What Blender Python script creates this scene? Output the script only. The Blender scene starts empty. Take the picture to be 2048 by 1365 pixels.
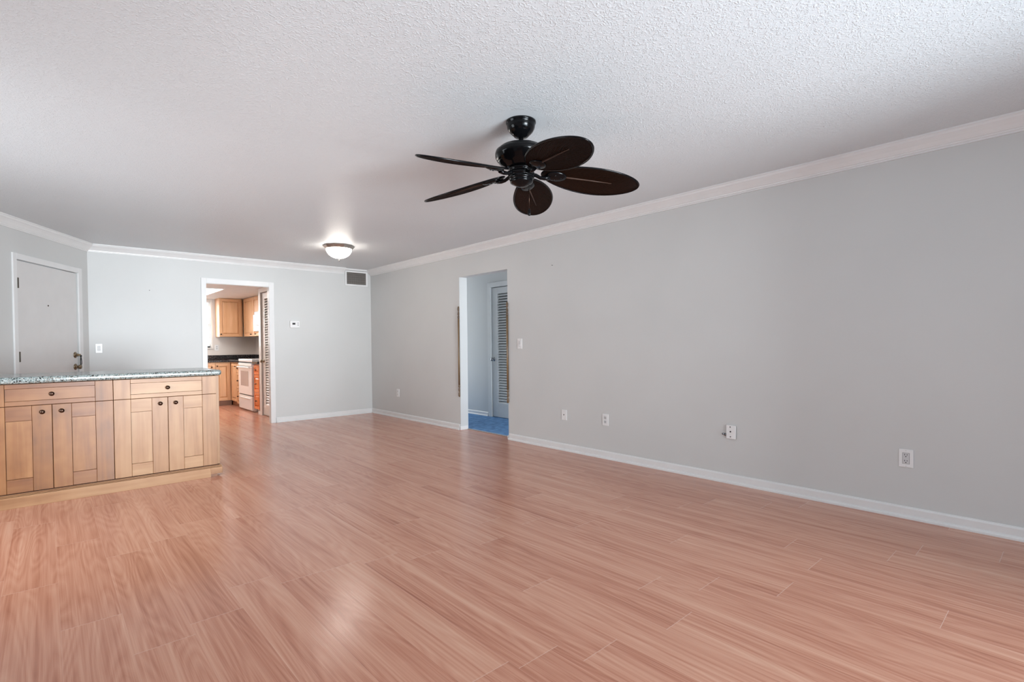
import bpy, bmesh, math, random
from mathutils import Vector, Matrix
random.seed(7)
PI = math.pi
SC = bpy.context.scene
COL = SC.collection

# ------------------------------------------------------------------ camera
F_PX, YAW, PITCH, ROLL, CAM_H, SHY = 1030.9134, .7343, -.0155, -.0101, 1.1671, 20.86
cam_data = bpy.data.cameras.new('camera')
cam_data.sensor_width = 36.0
cam_data.lens = F_PX * 36.0 / 2048
cam_data.shift_y = SHY / 2048
cam_data.clip_start = .05
cam = bpy.data.objects.new('camera', cam_data)
COL.objects.link(cam)
fw = Vector((math.sin(YAW) * math.cos(PITCH), math.cos(YAW) * math.cos(PITCH), math.sin(PITCH)))
rt = Vector((math.cos(YAW), -math.sin(YAW), 0))
up = rt.cross(fw)
r2 = rt * math.cos(ROLL) + up * math.sin(ROLL)
u2 = -rt * math.sin(ROLL) + up * math.cos(ROLL)
m3 = Matrix((r2, u2, -fw)).transposed()
cam.matrix_world = Matrix.Translation((0, 0, CAM_H)) @ m3.to_4x4()
SC.camera = cam

# ------------------------------------------------------------------ view + world
SC.view_settings.view_transform = 'Standard'
SC.view_settings.look = 'None'
SC.view_settings.gamma = 1.0
SC.view_settings.use_curve_mapping = False
SC.view_settings.exposure = 0.15
world = bpy.data.worlds.new('sky')
SC.world = world
world.use_nodes = True
world.node_tree.nodes['Background'].inputs[0].default_value = (.78, .89, 1, 1)
world.node_tree.nodes['Background'].inputs[1].default_value = 2.2


def area(name, loc, rot, sx, sy, power, color, spread=180):
    l = bpy.data.lights.new(name, 'AREA')
    l.shape = 'RECTANGLE'; l.size = sx; l.size_y = sy
    l.energy = power; l.color = color; l.spread = math.radians(spread)
    o = bpy.data.objects.new(name, l); COL.objects.link(o)
    o.location = loc; o.rotation_euler = rot
    return o


# daylight at the openings, plus added fill lamps at the side and far hall
area('daylight_far', (1.7, -8.0, .3), (PI / 2, 0, 0), 4.0, 4.4, 2250, (.87, .945, 1))
area('daylight_ground', (2.0, -5.2, -1.2), (PI, 0, 0), 7.0, 5.5, 880, (.68, .86, 1))
area('added_side_fill', (-1.5, 4.1, 1.1), (PI / 2, 0, -PI / 2), 1.8, 1.5, 36, (.90, .96, 1))  # fill lamp added at a side opening, no such window known
area('daylight_kitchen_window', (1.95, 12.35, 1.6), (PI / 2, 0, PI), 1.0, .95, 85, (1, .98, .95))
area('daylight_hall', (4.76, 3.0, 1.4), (PI / 2, 0, 0), .8, 1.6, 9, (.95, .97, 1))
area('added_hall_fill', (4.76, 8.28, 1.3), (PI / 2, 0, PI), .8, 1.8, 8, (1, .98, .95))  # fill lamp added at the unseen hall end, no source known

# ------------------------------------------------------------------ constants of the place
A, YB, H = 4.148, 8.203, 2.44
C0 = Vector((.389, YB, 0)); DL = Vector((-.47736, -.87871, 0)); NL = Vector((.87871, -.47736, 0))
LLEN = 3.30
CE = C0 + DL * LLEN
XL = CE.x
YR = -1.0
HK = 2.135


# ------------------------------------------------------------------ materials
def nodes(name):
    m = bpy.data.materials.new(name); m.use_nodes = True
    nt = m.node_tree
    return m, nt, nt.nodes, nt.links, nt.nodes['Principled BSDF']


def N(nt, t, **kw):
    n = nt.nodes.new(t)
    for k, v in kw.items():
        setattr(n, k, v)
    return n


def ramp(nt, stops):
    r = nt.nodes.new('ShaderNodeValToRGB')
    el = r.color_ramp.elements
    while len(el) > 1:
        el.remove(el[-1])
    el[0].position = stops[0][0]; el[0].color = (*stops[0][1], 1)
    for p, c in stops[1:]:
        e = el.new(p); e.color = (*c, 1)
    return r


def plain(name, col, rough=.5, metal=0, spec=.5, var=.03, scale=6, bump=0, bscale=200, coat=0):
    """painted / metal surface with a faint procedural tone variation"""
    m, nt, nd, lk, b = nodes(name)
    tc = N(nt, 'ShaderNodeTexCoord')
    no = N(nt, 'ShaderNodeTexNoise'); no.inputs['Scale'].default_value = scale; no.inputs['Detail'].default_value = 3
    lk.new(tc.outputs['Object'], no.inputs['Vector'])
    lo = tuple(max(0, c * (1 - var)) for c in col); hi = tuple(min(1, c * (1 + var)) for c in col)
    r = ramp(nt, [(.3, lo), (.7, hi)])
    lk.new(no.outputs['Fac'], r.inputs[0]); lk.new(r.outputs[0], b.inputs['Base Color'])
    b.inputs['Roughness'].default_value = rough; b.inputs['Metallic'].default_value = metal
    b.inputs['Specular IOR Level'].default_value = spec
    b.inputs['Coat Weight'].default_value = coat
    if bump:
        n2 = N(nt, 'ShaderNodeTexNoise'); n2.inputs['Scale'].default_value = bscale; n2.inputs['Detail'].default_value = 2
        lk.new(tc.outputs['Object'], n2.inputs['Vector'])
        bp = N(nt, 'ShaderNodeBump'); bp.inputs['Strength'].default_value = bump; bp.inputs['Distance'].default_value = .004
        lk.new(n2.outputs['Fac'], bp.inputs['Height']); lk.new(bp.outputs[0], b.inputs['Normal'])
    return m


def wood(name, dark, mid, light, axis='z', rough=.38, blotch=.35, gscale=1.0, coat=0.0):
    """grain stretched along one axis, blotchy tone, each board a tone of its own"""
    m, nt, nd, lk, b = nodes(name)
    tc = N(nt, 'ShaderNodeTexCoord'); geo = N(nt, 'ShaderNodeNewGeometry')
    mp = N(nt, 'ShaderNodeMapping')
    s = {'x': (1.2, 18, 18), 'y': (18, 1.2, 18), 'z': (18, 18, 1.2)}[axis]
    mp.inputs['Scale'].default_value = tuple(v * gscale for v in s)
    add = N(nt, 'ShaderNodeVectorMath', operation='ADD')
    mul = N(nt, 'ShaderNodeVectorMath', operation='SCALE'); mul.inputs['Scale'].default_value = 37.0
    cmb = N(nt, 'ShaderNodeCombineXYZ')
    for i in range(3):
        lk.new(geo.outputs['Random Per Island'], cmb.inputs[i])
    lk.new(cmb.outputs[0], mul.inputs[0])
    lk.new(tc.outputs['Object'], mp.inputs['Vector'])
    lk.new(mp.outputs[0], add.inputs[0]); lk.new(mul.outputs[0], add.inputs[1])
    n1 = N(nt, 'ShaderNodeTexNoise'); n1.inputs['Scale'].default_value = 1.0; n1.inputs['Detail'].default_value = 6; n1.inputs['Distortion'].default_value = .6
    lk.new(add.outputs[0], n1.inputs['Vector'])
    n2 = N(nt, 'ShaderNodeTexNoise'); n2.inputs['Scale'].default_value = 4.5; n2.inputs['Detail'].default_value = 3
    ad2 = N(nt, 'ShaderNodeVectorMath', operation='ADD')
    lk.new(tc.outputs['Object'], ad2.inputs[0]); lk.new(mul.outputs[0], ad2.inputs[1])
    lk.new(ad2.outputs[0], n2.inputs['Vector'])
    mx = N(nt, 'ShaderNodeMath', operation='MULTIPLY_ADD')
    mx.inputs[1].default_value = blotch
    sc = N(nt, 'ShaderNodeMath', operation='MULTIPLY'); sc.inputs[1].default_value = 1 - blotch
    lk.new(n1.outputs['Fac'], sc.inputs[0])
    lk.new(n2.outputs['Fac'], mx.inputs[0]); lk.new(sc.outputs[0], mx.inputs[2])
    isl = N(nt, 'ShaderNodeMath', operation='MULTIPLY_ADD'); isl.inputs[1].default_value = .16; isl.inputs[2].default_value = -.08
    lk.new(geo.outputs['Random Per Island'], isl.inputs[0])
    sm = N(nt, 'ShaderNodeMath', operation='ADD')
    lk.new(mx.outputs[0], sm.inputs[0]); lk.new(isl.outputs[0], sm.inputs[1])
    r = ramp(nt, [(.28, dark), (.5, mid), (.72, light)])
    lk.new(sm.outputs[0], r.inputs[0]); lk.new(r.outputs[0], b.inputs['Base Color'])
    b.inputs['Roughness'].default_value = rough
    b.inputs['Coat Weight'].default_value = coat
    return m


def speckle(name, base, cols, scale, rough=.12):
    m, nt, nd, lk, b = nodes(name)
    tc = N(nt, 'ShaderNodeTexCoord')
    v = N(nt, 'ShaderNodeTexVoronoi'); v.inputs['Scale'].default_value = scale
    lk.new(tc.outputs['Object'], v.inputs['Vector'])
    sp = N(nt, 'ShaderNodeSeparateColor'); lk.new(v.outputs['Color'], sp.inputs[0])
    r = ramp(nt, [(0, base)] + cols); r.color_ramp.interpolation = 'CONSTANT'
    lk.new(sp.outputs[0], r.inputs[0])
    no = N(nt, 'ShaderNodeTexNoise'); no.inputs['Scale'].default_value = scale * .35; no.inputs['Detail'].default_value = 4
    lk.new(tc.outputs['Object'], no.inputs['Vector'])
    mix = N(nt, 'ShaderNodeMix', data_type='RGBA', blend_type='MULTIPLY'); mix.inputs[0].default_value = .5
    r2_ = ramp(nt, [(.3, (.55, .58, .57)), (.7, (1.25, 1.25, 1.25))])
    lk.new(no.outputs['Fac'], r2_.inputs[0])
    lk.new(r.outputs[0], mix.inputs[6]); lk.new(r2_.outputs[0], mix.inputs[7])
    lk.new(mix.outputs[2], b.inputs['Base Color'])
    b.inputs['Roughness'].default_value = rough
    return m


def emit(name, col, strength):
    m, nt, nd, lk, b = nodes(name)
    b.inputs['Base Color'].default_value = (*col, 1)
    b.inputs['Emission Color'].default_value = (*col, 1)
    b.inputs['Emission Strength'].default_value = strength
    b.inputs['Roughness'].default_value = .3
    return m


def wall_paint(name, col, rough=.42):
    m, nt, nd, lk, b = nodes(name)
    tc = N(nt, 'ShaderNodeTexCoord')
    no = N(nt, 'ShaderNodeTexNoise'); no.inputs['Scale'].default_value = 1.3; no.inputs['Detail'].default_value = 3
    lk.new(tc.outputs['Object'], no.inputs['Vector'])
    r = ramp(nt, [(.3, tuple(c * .975 for c in col)), (.7, tuple(min(1, c * 1.02) for c in col))])
    lk.new(no.outputs['Fac'], r.inputs[0]); lk.new(r.outputs[0], b.inputs['Base Color'])
    b.inputs['Roughness'].default_value = rough
    b.inputs['Specular IOR Level'].default_value = .35
    n2 = N(nt, 'ShaderNodeTexNoise'); n2.inputs['Scale'].default_value = 90; n2.inputs['Detail'].default_value = 2
    lk.new(tc.outputs['Object'], n2.inputs['Vector'])
    bp = N(nt, 'ShaderNodeBump'); bp.inputs['Strength'].default_value = .08; bp.inputs['Distance'].default_value = .003
    lk.new(n2.outputs['Fac'], bp.inputs['Height']); lk.new(bp.outputs[0], b.inputs['Normal'])
    return m


def ceiling_paint(name, col, cx, cy):
    """knock-down texture; a smooth round plaster patch round the fan canopy"""
    m, nt, nd, lk, b = nodes(name)
    tc = N(nt, 'ShaderNodeTexCoord')
    no = N(nt, 'ShaderNodeTexNoise'); no.inputs['Scale'].default_value = .9; no.inputs['Detail'].default_value = 2
    lk.new(tc.outputs['Object'], no.inputs['Vector'])
    r = ramp(nt, [(.3, tuple(c * .98 for c in col)), (.7, tuple(min(1, c * 1.015) for c in col))])
    lk.new(no.outputs['Fac'], r.inputs[0]); lk.new(r.outputs[0], b.inputs['Base Color'])
    b.inputs['Roughness'].default_value = .45
    b.inputs['Specular IOR Level'].default_value = .4
    n1 = N(nt, 'ShaderNodeTexNoise'); n1.inputs['Scale'].default_value = 62; n1.inputs['Detail'].default_value = 3; n1.inputs['Distortion'].default_value = 1.3
    lk.new(tc.outputs['Object'], n1.inputs['Vector'])
    r1 = ramp(nt, [(.5, (0, 0, 0)), (.62, (1, 1, 1))]); lk.new(n1.outputs['Fac'], r1.inputs[0])
    n2 = N(nt, 'ShaderNodeTexNoise'); n2.inputs['Scale'].default_value = 170; n2.inputs['Detail'].default_value = 2
    lk.new(tc.outputs['Object'], n2.inputs['Vector'])
    ad = N(nt, 'ShaderNodeMath', operation='MULTIPLY_ADD'); ad.inputs[1].default_value = .35
    lk.new(n2.outputs['Fac'], ad.inputs[0]); lk.new(r1.outputs[0], ad.inputs[2])
    # patch
    d = N(nt, 'ShaderNodeVectorMath', operation='DISTANCE'); d.inputs[1].default_value = (cx, cy, H)
    lk.new(tc.outputs['Object'], d.inputs[0])
    mr = N(nt, 'ShaderNodeMapRange'); mr.inputs[1].default_value = .15; mr.inputs[2].default_value = .17; mr.inputs[3].default_value = .15; mr.inputs[4].default_value = 1
    lk.new(d.outputs['Value'], mr.inputs[0])
    mu = N(nt, 'ShaderNodeMath', operation='MULTIPLY'); lk.new(ad.outputs[0], mu.inputs[0]); lk.new(mr.outputs[0], mu.inputs[1])
    bp = N(nt, 'ShaderNodeBump'); bp.inputs['Strength'].default_value = .42; bp.inputs['Distance'].default_value = .004
    lk.new(mu.outputs[0], bp.inputs['Height']); lk.new(bp.outputs[0], b.inputs['Normal'])
    return m


def laminate(name):
    """salmon-brown plank laminate: every plank has its own grain offset and tone; pale end joints"""
    m, nt, nd, lk, b = nodes(name)
    uv = N(nt, 'ShaderNodeUVMap'); uv.uv_map = 'plank'
    at = N(nt, 'ShaderNodeAttribute'); at.attribute_name = 'rnd'
    dim = N(nt, 'ShaderNodeAttribute'); dim.attribute_name = 'plen'
    sx = N(nt, 'ShaderNodeSeparateXYZ'); lk.new(uv.outputs[0], sx.inputs[0])
    off = N(nt, 'ShaderNodeMath', operation='MULTIPLY'); off.inputs[1].default_value = 91.7
    lk.new(at.outputs['Fac'], off.inputs[0])
    cmb = N(nt, 'ShaderNodeCombineXYZ')
    lk.new(sx.outputs[0], cmb.inputs[0]); lk.new(sx.outputs[1], cmb.inputs[1]); lk.new(off.outputs[0], cmb.inputs[2])

    def noise(scale, detail, dist=0.0, rough=.5):
        mp = N(nt, 'ShaderNodeMapping'); mp.inputs['Scale'].default_value = scale
        lk.new(cmb.outputs[0], mp.inputs['Vector'])
        n = N(nt, 'ShaderNodeTexNoise'); n.inputs['Scale'].default_value = 1; n.inputs['Detail'].default_value = detail
        n.inputs['Distortion'].default_value = dist; n.inputs['Roughness'].default_value = rough
        lk.new(mp.outputs[0], n.inputs['Vector'])
        return n
    broad = noise((12, .5, 1), 3, .5)
    streak = noise((60, .7, 1), 4, .15)
    fine = noise((330, 2.2, 1), 3, 0, .6)
    # cathedral figure
    mpw = N(nt, 'ShaderNodeMapping'); mpw.inputs['Scale'].default_value = (7, .7, 1)
    lk.new(cmb.outputs[0], mpw.inputs['Vector'])
    wv = N(nt, 'ShaderNodeTexNoise'); wv.inputs['Scale'].default_value = 1; wv.inputs['Detail'].default_value = 1.0
    lk.new(mpw.outputs[0], wv.inputs['Vector'])
    wm = N(nt, 'ShaderNodeMath', operation='MULTIPLY'); wm.inputs[1].default_value = 16
    lk.new(wv.outputs['Fac'], wm.inputs[0])
    wf = N(nt, 'ShaderNodeMath', operation='PINGPONG'); wf.inputs[1].default_value = .5
    lk.new(wm.outputs[0], wf.inputs[0])

    def madd(a, k, c=None, kc=0.0):
        q = N(nt, 'ShaderNodeMath', operation='MULTIPLY_ADD'); q.inputs[1].default_value = k
        lk.new(a, q.inputs[0])
        if c is None:
            q.inputs[2].default_value = kc
        else:
            lk.new(c, q.inputs[2])
        return q.outputs[0]
    v = madd(broad.outputs['Fac'], .66, None, -.30)
    v = madd(streak.outputs['Fac'], .55, v)
    v = madd(fine.outputs['Fac'], .34, v)
    v = madd(wf.outputs[0], .24, v)
    v = madd(at.outputs['Fac'], .08, v)
    r = ramp(nt, FLOOR_STOPS)
    lk.new(v, r.inputs[0])
    # joints
    def lt(a, k):
        q = N(nt, 'ShaderNodeMath', operation='LESS_THAN'); q.inputs[1].default_value = k; lk.new(a, q.inputs[0]); return q.outputs[0]
    e_end = lt(sx.outputs[1], .0022)
    e_side = lt(sx.outputs[0], .0011)
    q1 = N(nt, 'ShaderNodeMath', operation='MULTIPLY'); q1.inputs[1].default_value = .75; lk.new(e_end, q1.inputs[0])
    q2 = N(nt, 'ShaderNodeMath', operation='MULTIPLY'); q2.inputs[1].default_value = .28; lk.new(e_side, q2.inputs[0])
    q3 = N(nt, 'ShaderNodeMath', operation='MAXIMUM'); lk.new(q1.outputs[0], q3.inputs[0]); lk.new(q2.outputs[0], q3.inputs[1])
    mix = N(nt, 'ShaderNodeMix', data_type='RGBA'); lk.new(q3.outputs[0], mix.inputs[0])
    lk.new(r.outputs[0], mix.inputs[6]); mix.inputs[7].default_value = (.72, .50, .40, 1)
    lk.new(mix.outputs[2], b.inputs['Base Color'])
    ro = N(nt, 'ShaderNodeMapRange'); ro.inputs[3].default_value = .15; ro.inputs[4].default_value = .26
    lk.new(fine.outputs['Fac'], ro.inputs[0]); lk.new(ro.outputs[0], b.inputs['Roughness'])
    b.inputs['Specular IOR Level'].default_value = .5
    bp = N(nt, 'ShaderNodeBump'); bp.inputs['Strength'].default_value = .22; bp.inputs['Distance'].default_value = .0012
    hh = N(nt, 'ShaderNodeMath', operation='ADD'); lk.new(fine.outputs['Fac'], hh.inputs[0]); lk.new(streak.outputs['Fac'], hh.inputs[1])
    lk.new(hh.outputs[0], bp.inputs['Height']); lk.new(bp.outputs[0], b.inputs['Normal'])
    return m


def carpet_mat(name):
    m, nt, nd, lk, b = nodes(name)
    tc = N(nt, 'ShaderNodeTexCoord')
    n1 = N(nt, 'ShaderNodeTexNoise'); n1.inputs['Scale'].default_value = 14; n1.inputs['Detail'].default_value = 6
    lk.new(tc.outputs['Object'], n1.inputs['Vector'])
    r = ramp(nt, [(.3, (.055, .15, .33)), (.7, (.15, .33, .60))]); lk.new(n1.outputs['Fac'], r.inputs[0])
    lk.new(r.outputs[0], b.inputs['Base Color']); b.inputs['Roughness'].default_value = .95
    n2 = N(nt, 'ShaderNodeTexNoise'); n2.inputs['Scale'].default_value = 260
    lk.new(tc.outputs['Object'], n2.inputs['Vector'])
    bp = N(nt, 'ShaderNodeBump'); bp.inputs['Strength'].default_value = .8; bp.inputs['Distance'].default_value = .006
    lk.new(n2.outputs['Fac'], bp.inputs['Height']); lk.new(bp.outputs[0], b.inputs['Normal'])
    return m


def blade_mat(name):
    """dark carved palm leaf: ribs slanting out from the midrib (UV: x along, y across -1..1)"""
    m, nt, nd, lk, b = nodes(name)
    uv = N(nt, 'ShaderNodeUVMap'); uv.uv_map = 'leaf'
    sx = N(nt, 'ShaderNodeSeparateXYZ'); lk.new(uv.outputs[0], sx.inputs[0])
    ab = N(nt, 'ShaderNodeMath', operation='ABSOLUTE'); lk.new(sx.outputs[1], ab.inputs[0])
    k = N(nt, 'ShaderNodeMath', operation='MULTIPLY_ADD'); k.inputs[1].default_value = -.75
    lk.new(ab.outputs[0], k.inputs[0]); lk.new(sx.outputs[0], k.inputs[2])
    no = N(nt, 'ShaderNodeTexNoise'); no.inputs['Scale'].default_value = 16; no.inputs['Detail'].default_value = 3
    lk.new(uv.outputs[0], no.inputs['Vector'])
    k2 = N(nt, 'ShaderNodeMath', operation='MULTIPLY_ADD'); k2.inputs[1].default_value = .035
    lk.new(no.outputs['Fac'], k2.inputs[0]); lk.new(k.outputs[0], k2.inputs[2])
    w = N(nt, 'ShaderNodeMath', operation='MULTIPLY'); w.inputs[1].default_value = 38; lk.new(k2.outputs[0], w.inputs[0])
    pp = N(nt, 'ShaderNodeMath', operation='PINGPONG'); pp.inputs[1].default_value = 1; lk.new(w.outputs[0], pp.inputs[0])
    r = ramp(nt, [(0, (.0012, .0006, .0004)), (.2, (.003, .0012, .0007)), (.42, (.012, .0044, .0021)), (1, (.022, .0082, .004))])
    lk.new(pp.outputs[0], r.inputs[0]); lk.new(r.outputs[0], b.inputs['Base Color'])
    b.inputs['Roughness'].default_value = .55
    b.inputs['Specular IOR Level'].default_value = .04
    bp = N(nt, 'ShaderNodeBump'); bp.inputs['Strength'].default_value = .8; bp.inputs['Distance'].default_value = .003
    lk.new(pp.outputs[0], bp.inputs['Height']); lk.new(bp.outputs[0], b.inputs['Normal'])
    return m


FLOOR_STOPS = [(.2, (.33, .115, .066)), (.45, (.51, .218, .138)), (.62, (.61, .298, .198)), (.85, (.70, .395, .275))]
WALL = wall_paint('warm grey wall paint', (.63, .635, .625))
WALLK = wall_paint('kitchen wall paint', (.74, .68, .63))
WALLH = wall_paint('hall wall paint', (.62, .64, .64))
CEIL = ceiling_paint('textured ceiling paint', (.695, .72, .735), 2.045, 2.169)
CEILK = plain('smooth kitchen ceiling paint', (.80, .78, .77), .6)
TRIM = plain('white trim paint', (.78, .78, .775), .28, var=.02)
TRIMK = plain('cream trim paint', (.80, .75, .70), .3, var=.02)
DOORP = plain('off white door paint', (.70, .69, .68), .32, var=.02)
LAM = laminate('plank laminate')
CARPET = carpet_mat('blue carpet')
MAP_V = wood('maple upright grain', (.26, .110, .040), (.385, .195, .085), (.48, .28, .138), 'z')
MAP_H = wood('maple level grain', (.26, .110, .040), (.385, .195, .085), (.48, .28, .138), 'x')
MPD_V = wood('upright maple with dim light in colour', (.14, .047, .010), (.27, .105, .028), (.40, .185, .064), 'z', blotch=.5)  # left island unit: dimmer light put into the wood colour
MPD_H = wood('level maple with dim light in colour', (.12, .037, .008), (.21, .074, .020), (.31, .130, .042), 'x', blotch=.5)
GAP = plain('dark joint shadow stain', (.10, .042, .020), .7)
KIT_V = wood('kitchen maple upright grain', (.56, .29, .14), (.66, .38, .20), (.74, .46, .26), 'z', .35, .2)
KIT_H = wood('kitchen maple level grain', (.56, .29, .14), (.66, .38, .20), (.74, .46, .26), 'x', .35, .2)
ORG_V = wood('maple with warm light in colour', (.60, .13, .022), (.72, .18, .036), (.80, .24, .06), 'z', .3, .2)  # same kind of cabinet, warm orange light put into its colour
TOE = plain('brown toe kick', (.30, .15, .085), .5)
GRAN = speckle('grey green speckled granite', (.24, .28, .275),
               [(.30, (.36, .40, .39)), (.55, (.15, .19, .185)), (.70, (.44, .45, .43)), (.80, (.012, .014, .016)), (.92, (.24, .20, .16))], 165, .18)
BLK = speckle('black flecked granite', (.012, .011, .013), [(.72, (.03, .025, .028)), (.9, (.10, .06, .05)), (.97, (.22, .18, .16))], 150)
KNOB = plain('oiled bronze', (.085, .052, .038), .28, metal=1, var=.1)
BRASS = plain('antique brass', (.27, .21, .14), .28, metal=1, var=.15, scale=40)
HINGE = plain('dark bronze hinge', (.10, .085, .065), .4, metal=.6)
STEEL = plain('brushed nickel', (.48, .46, .43), .34, metal=1, var=.06, scale=30)
CHROME = plain('dark chrome', (.30, .31, .33), .18, metal=1)
BLACK = plain('gloss black fan enamel', (.003, .003, .0035), .13, spec=.2)
LEAF = blade_mat('carved palm leaf wood')
RIB = plain('brown leaf midrib', (.042, .021, .014), .45, spec=.2)
PLAST = plain('white plastic', (.82, .82, .815), .3, var=.01)
PLASTG = plain('grey white plastic', (.62, .62, .62), .35, var=.01)
DARK = plain('dark socket', (.012, .012, .013), .6)
SCREEN = plain('black display', (.01, .01, .011), .15)
APPL = plain('white appliance enamel', (.82, .76, .73), .2, var=.01)
APPLW = plain('bright white enamel', (.86, .85, .84), .15, var=.01)
OVGL = plain('oven window glass', (.40, .33, .31), .08)
GREYL = plain('grey shadow gasket', (.10, .09, .09), .5)
BURN = plain('grey burner ring', (.30, .30, .31), .2)
GRILL = plain('painted grille', (.30, .27, .245), .5)
ROD = wood('brown turned wood', (.055, .028, .014), (.13, .075, .036), (.26, .165, .08), 'z', .32, .3)
STRAP = plain('black cord', (.012, .012, .012), .7)
BOWL = emit('lit frosted glass', (1, .93, .84), 21)
PANEL = emit('lit ceiling panel', (1, .985, .96), 5.5)
BLIND = plain('white blind slats', (.86, .86, .85), .4)
GLASSM = bpy.data.materials.new('window glass'); GLASSM.use_nodes = True
_b = GLASSM.node_tree.nodes['Principled BSDF']
_b.inputs['Transmission Weight'].default_value = 1; _b.inputs['Roughness'].default_value = 0; _b.inputs['IOR'].default_value = 1.02
PAVE = plain('porch paving', (.52, .50, .46), .7, var=.08)
STUC = plain('porch stucco', (.62, .62, .60), .8, var=.04)


# ------------------------------------------------------------------ mesh helpers
class MB:
    def __init__(s):
        s.bm = bmesh.new()

    def _cube(s, pts, mi, bev=0, seg=1):
        vs = [s.bm.verts.new(p) for p in pts]
        fs = []
        for q in ((0, 3, 2, 1), (4, 5, 6, 7), (0, 1, 5, 4), (1, 2, 6, 5), (2, 3, 7, 6), (3, 0, 4, 7)):
            f = s.bm.faces.new([vs[i] for i in q]); f.material_index = mi; fs.append(f)
        if bev:
            es = list({e for f in fs for e in f.edges})
            r = bmesh.ops.bevel(s.bm, geom=es, offset=bev, offset_type='OFFSET', segments=seg, profile=.5, affect='EDGES', material=-1)
        return s

    def box(s, x0, x1, y0, y1, z0, z1, mi=0, bev=0, seg=1):
        return s._cube([(x0, y0, z0), (x1, y0, z0), (x1, y1, z0), (x0, y1, z0), (x0, y0, z1), (x1, y0, z1), (x1, y1, z1), (x0, y1, z1)], mi, bev, seg)

    def lbox(s, fr, u0, u1, z0, z1, n0, n1, mi=0, bev=0, seg=1):
        o, u, n = fr
        def p(a, z, b): return o + u * a + n * b + Vector((0, 0, z))
        pts = [p(u0, z0, n0), p(u1, z0, n0), p(u1, z0, n1), p(u0, z0, n1), p(u0, z1, n0), p(u1, z1, n0), p(u1, z1, n1), p(u0, z1, n1)]
        return s._cube(pts, mi, bev, seg)

    def lfrust(s, fr, u0, u1, z0, z1, n0, n1, ins, mi=0):
        """raised panel: wide base at n0, inset top at n1"""
        o, u, n = fr
        def p(a, z, b): return o + u * a + n * b + Vector((0, 0, z))
        i = ins
        pts = [p(u0, z0, n0), p(u1, z0, n0), p(u1, z1, n0), p(u0, z1, n0), p(u0 + i, z0 + i, n1), p(u1 - i, z0 + i, n1), p(u1 - i, z1 - i, n1), p(u0 + i, z1 - i, n1)]
        return s._cube(pts, mi)

    def lathe(s, prof, mat, seg=32, mi=0, smooth=True):
        """prof: (r, h) list along local z of mat"""
        rings = []
        for r, h in prof:
            if r < 1e-6:
                rings.append([s.bm.verts.new(mat @ Vector((0, 0, h)))])
            else:
                rings.append([s.bm.verts.new(mat @ Vector((r * math.cos(2 * PI * i / seg), r * math.sin(2 * PI * i / seg), h))) for i in range(seg)])
        for a, b in zip(rings, rings[1:]):
            for i in range(seg):
                j = (i + 1) % seg
                if len(a) == 1 and len(b) == 1:
                    continue
                if len(a) == 1:
                    f = s.bm.faces.new((a[0], b[j], b[i]))
                elif len(b) == 1:
                    f = s.bm.faces.new((a[i], a[j], b[0]))
                else:
                    f = s.bm.faces.new((a[i], a[j], b[j], b[i]))
                f.material_index = mi; f.smooth = smooth
        for rg, flip in ((rings[0], True), (rings[-1], False)):
            if len(rg) > 2:
                f = s.bm.faces.new(rg[::-1] if flip else rg); f.material_index = mi
        return s

    def tube(s, pts, r, seg=10, mi=0, closed=False):
        pts = [Vector(p) for p in pts]
        n = len(pts); rings = []
        rr = r if isinstance(r, (list, tuple)) else [r] * n
        for i, p in enumerate(pts):
            if closed:
                t = pts[(i + 1) % n] - pts[i - 1]
            else:
                t = pts[min(i + 1, n - 1)] - pts[max(i - 1, 0)]
            t.normalize()
            a = Vector((0, 0, 1)) if abs(t.z) < .9 else Vector((1, 0, 0))
            x = t.cross(a).normalized(); y = x.cross(t).normalized()
            rings.append([s.bm.verts.new(p + (x * math.cos(2 * PI * k / seg) + y * math.sin(2 * PI * k / seg)) * rr[i]) for k in range(seg)])
        rng = range(n) if closed else range(n - 1)
        for i in rng:
            a, b = rings[i], rings[(i + 1) % n]
            for k in range(seg):
                j = (k + 1) % seg
                f = s.bm.faces.new((a[k], a[j], b[j], b[k])); f.smooth = True; f.material_index = mi
        if not closed:
            s.bm.faces.new(rings[0][::-1]); s.bm.faces.new(rings[-1])
        return s

    def sweep(s, path, prof, side, mi=0, ext=None):
        """mitred moulding: path in plan (x, y), prof = (offset from wall, z) closed loop, side = +1 left / -1 right of travel"""
        P = [Vector((p[0], p[1])) for p in path]
        n = len(P); rings = []
        for i in range(n):
            ds = []
            if i > 0: ds.append((P[i] - P[i - 1]).normalized())
            if i < n - 1: ds.append((P[i + 1] - P[i]).normalized())
            ns = [Vector((-d.y, d.x)) * side for d in ds]
            if len(ns) == 2:
                m = (ns[0] + ns[1]); m = m / (1 + ns[0].dot(ns[1]))
            else:
                m = ns[0]
            rings.append([s.bm.verts.new((P[i].x + m.x * o, P[i].y + m.y * o, z)) for o, z in prof])
        k = len(prof)
        for a, b in zip(rings, rings[1:]):
            for i in range(k):
                j = (i + 1) % k
                f = s.bm.faces.new((a[i], a[j], b[j], b[i])); f.material_index = mi
        s.bm.faces.new(rings[0][::-1]); s.bm.faces.new(rings[-1])
        return s

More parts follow.
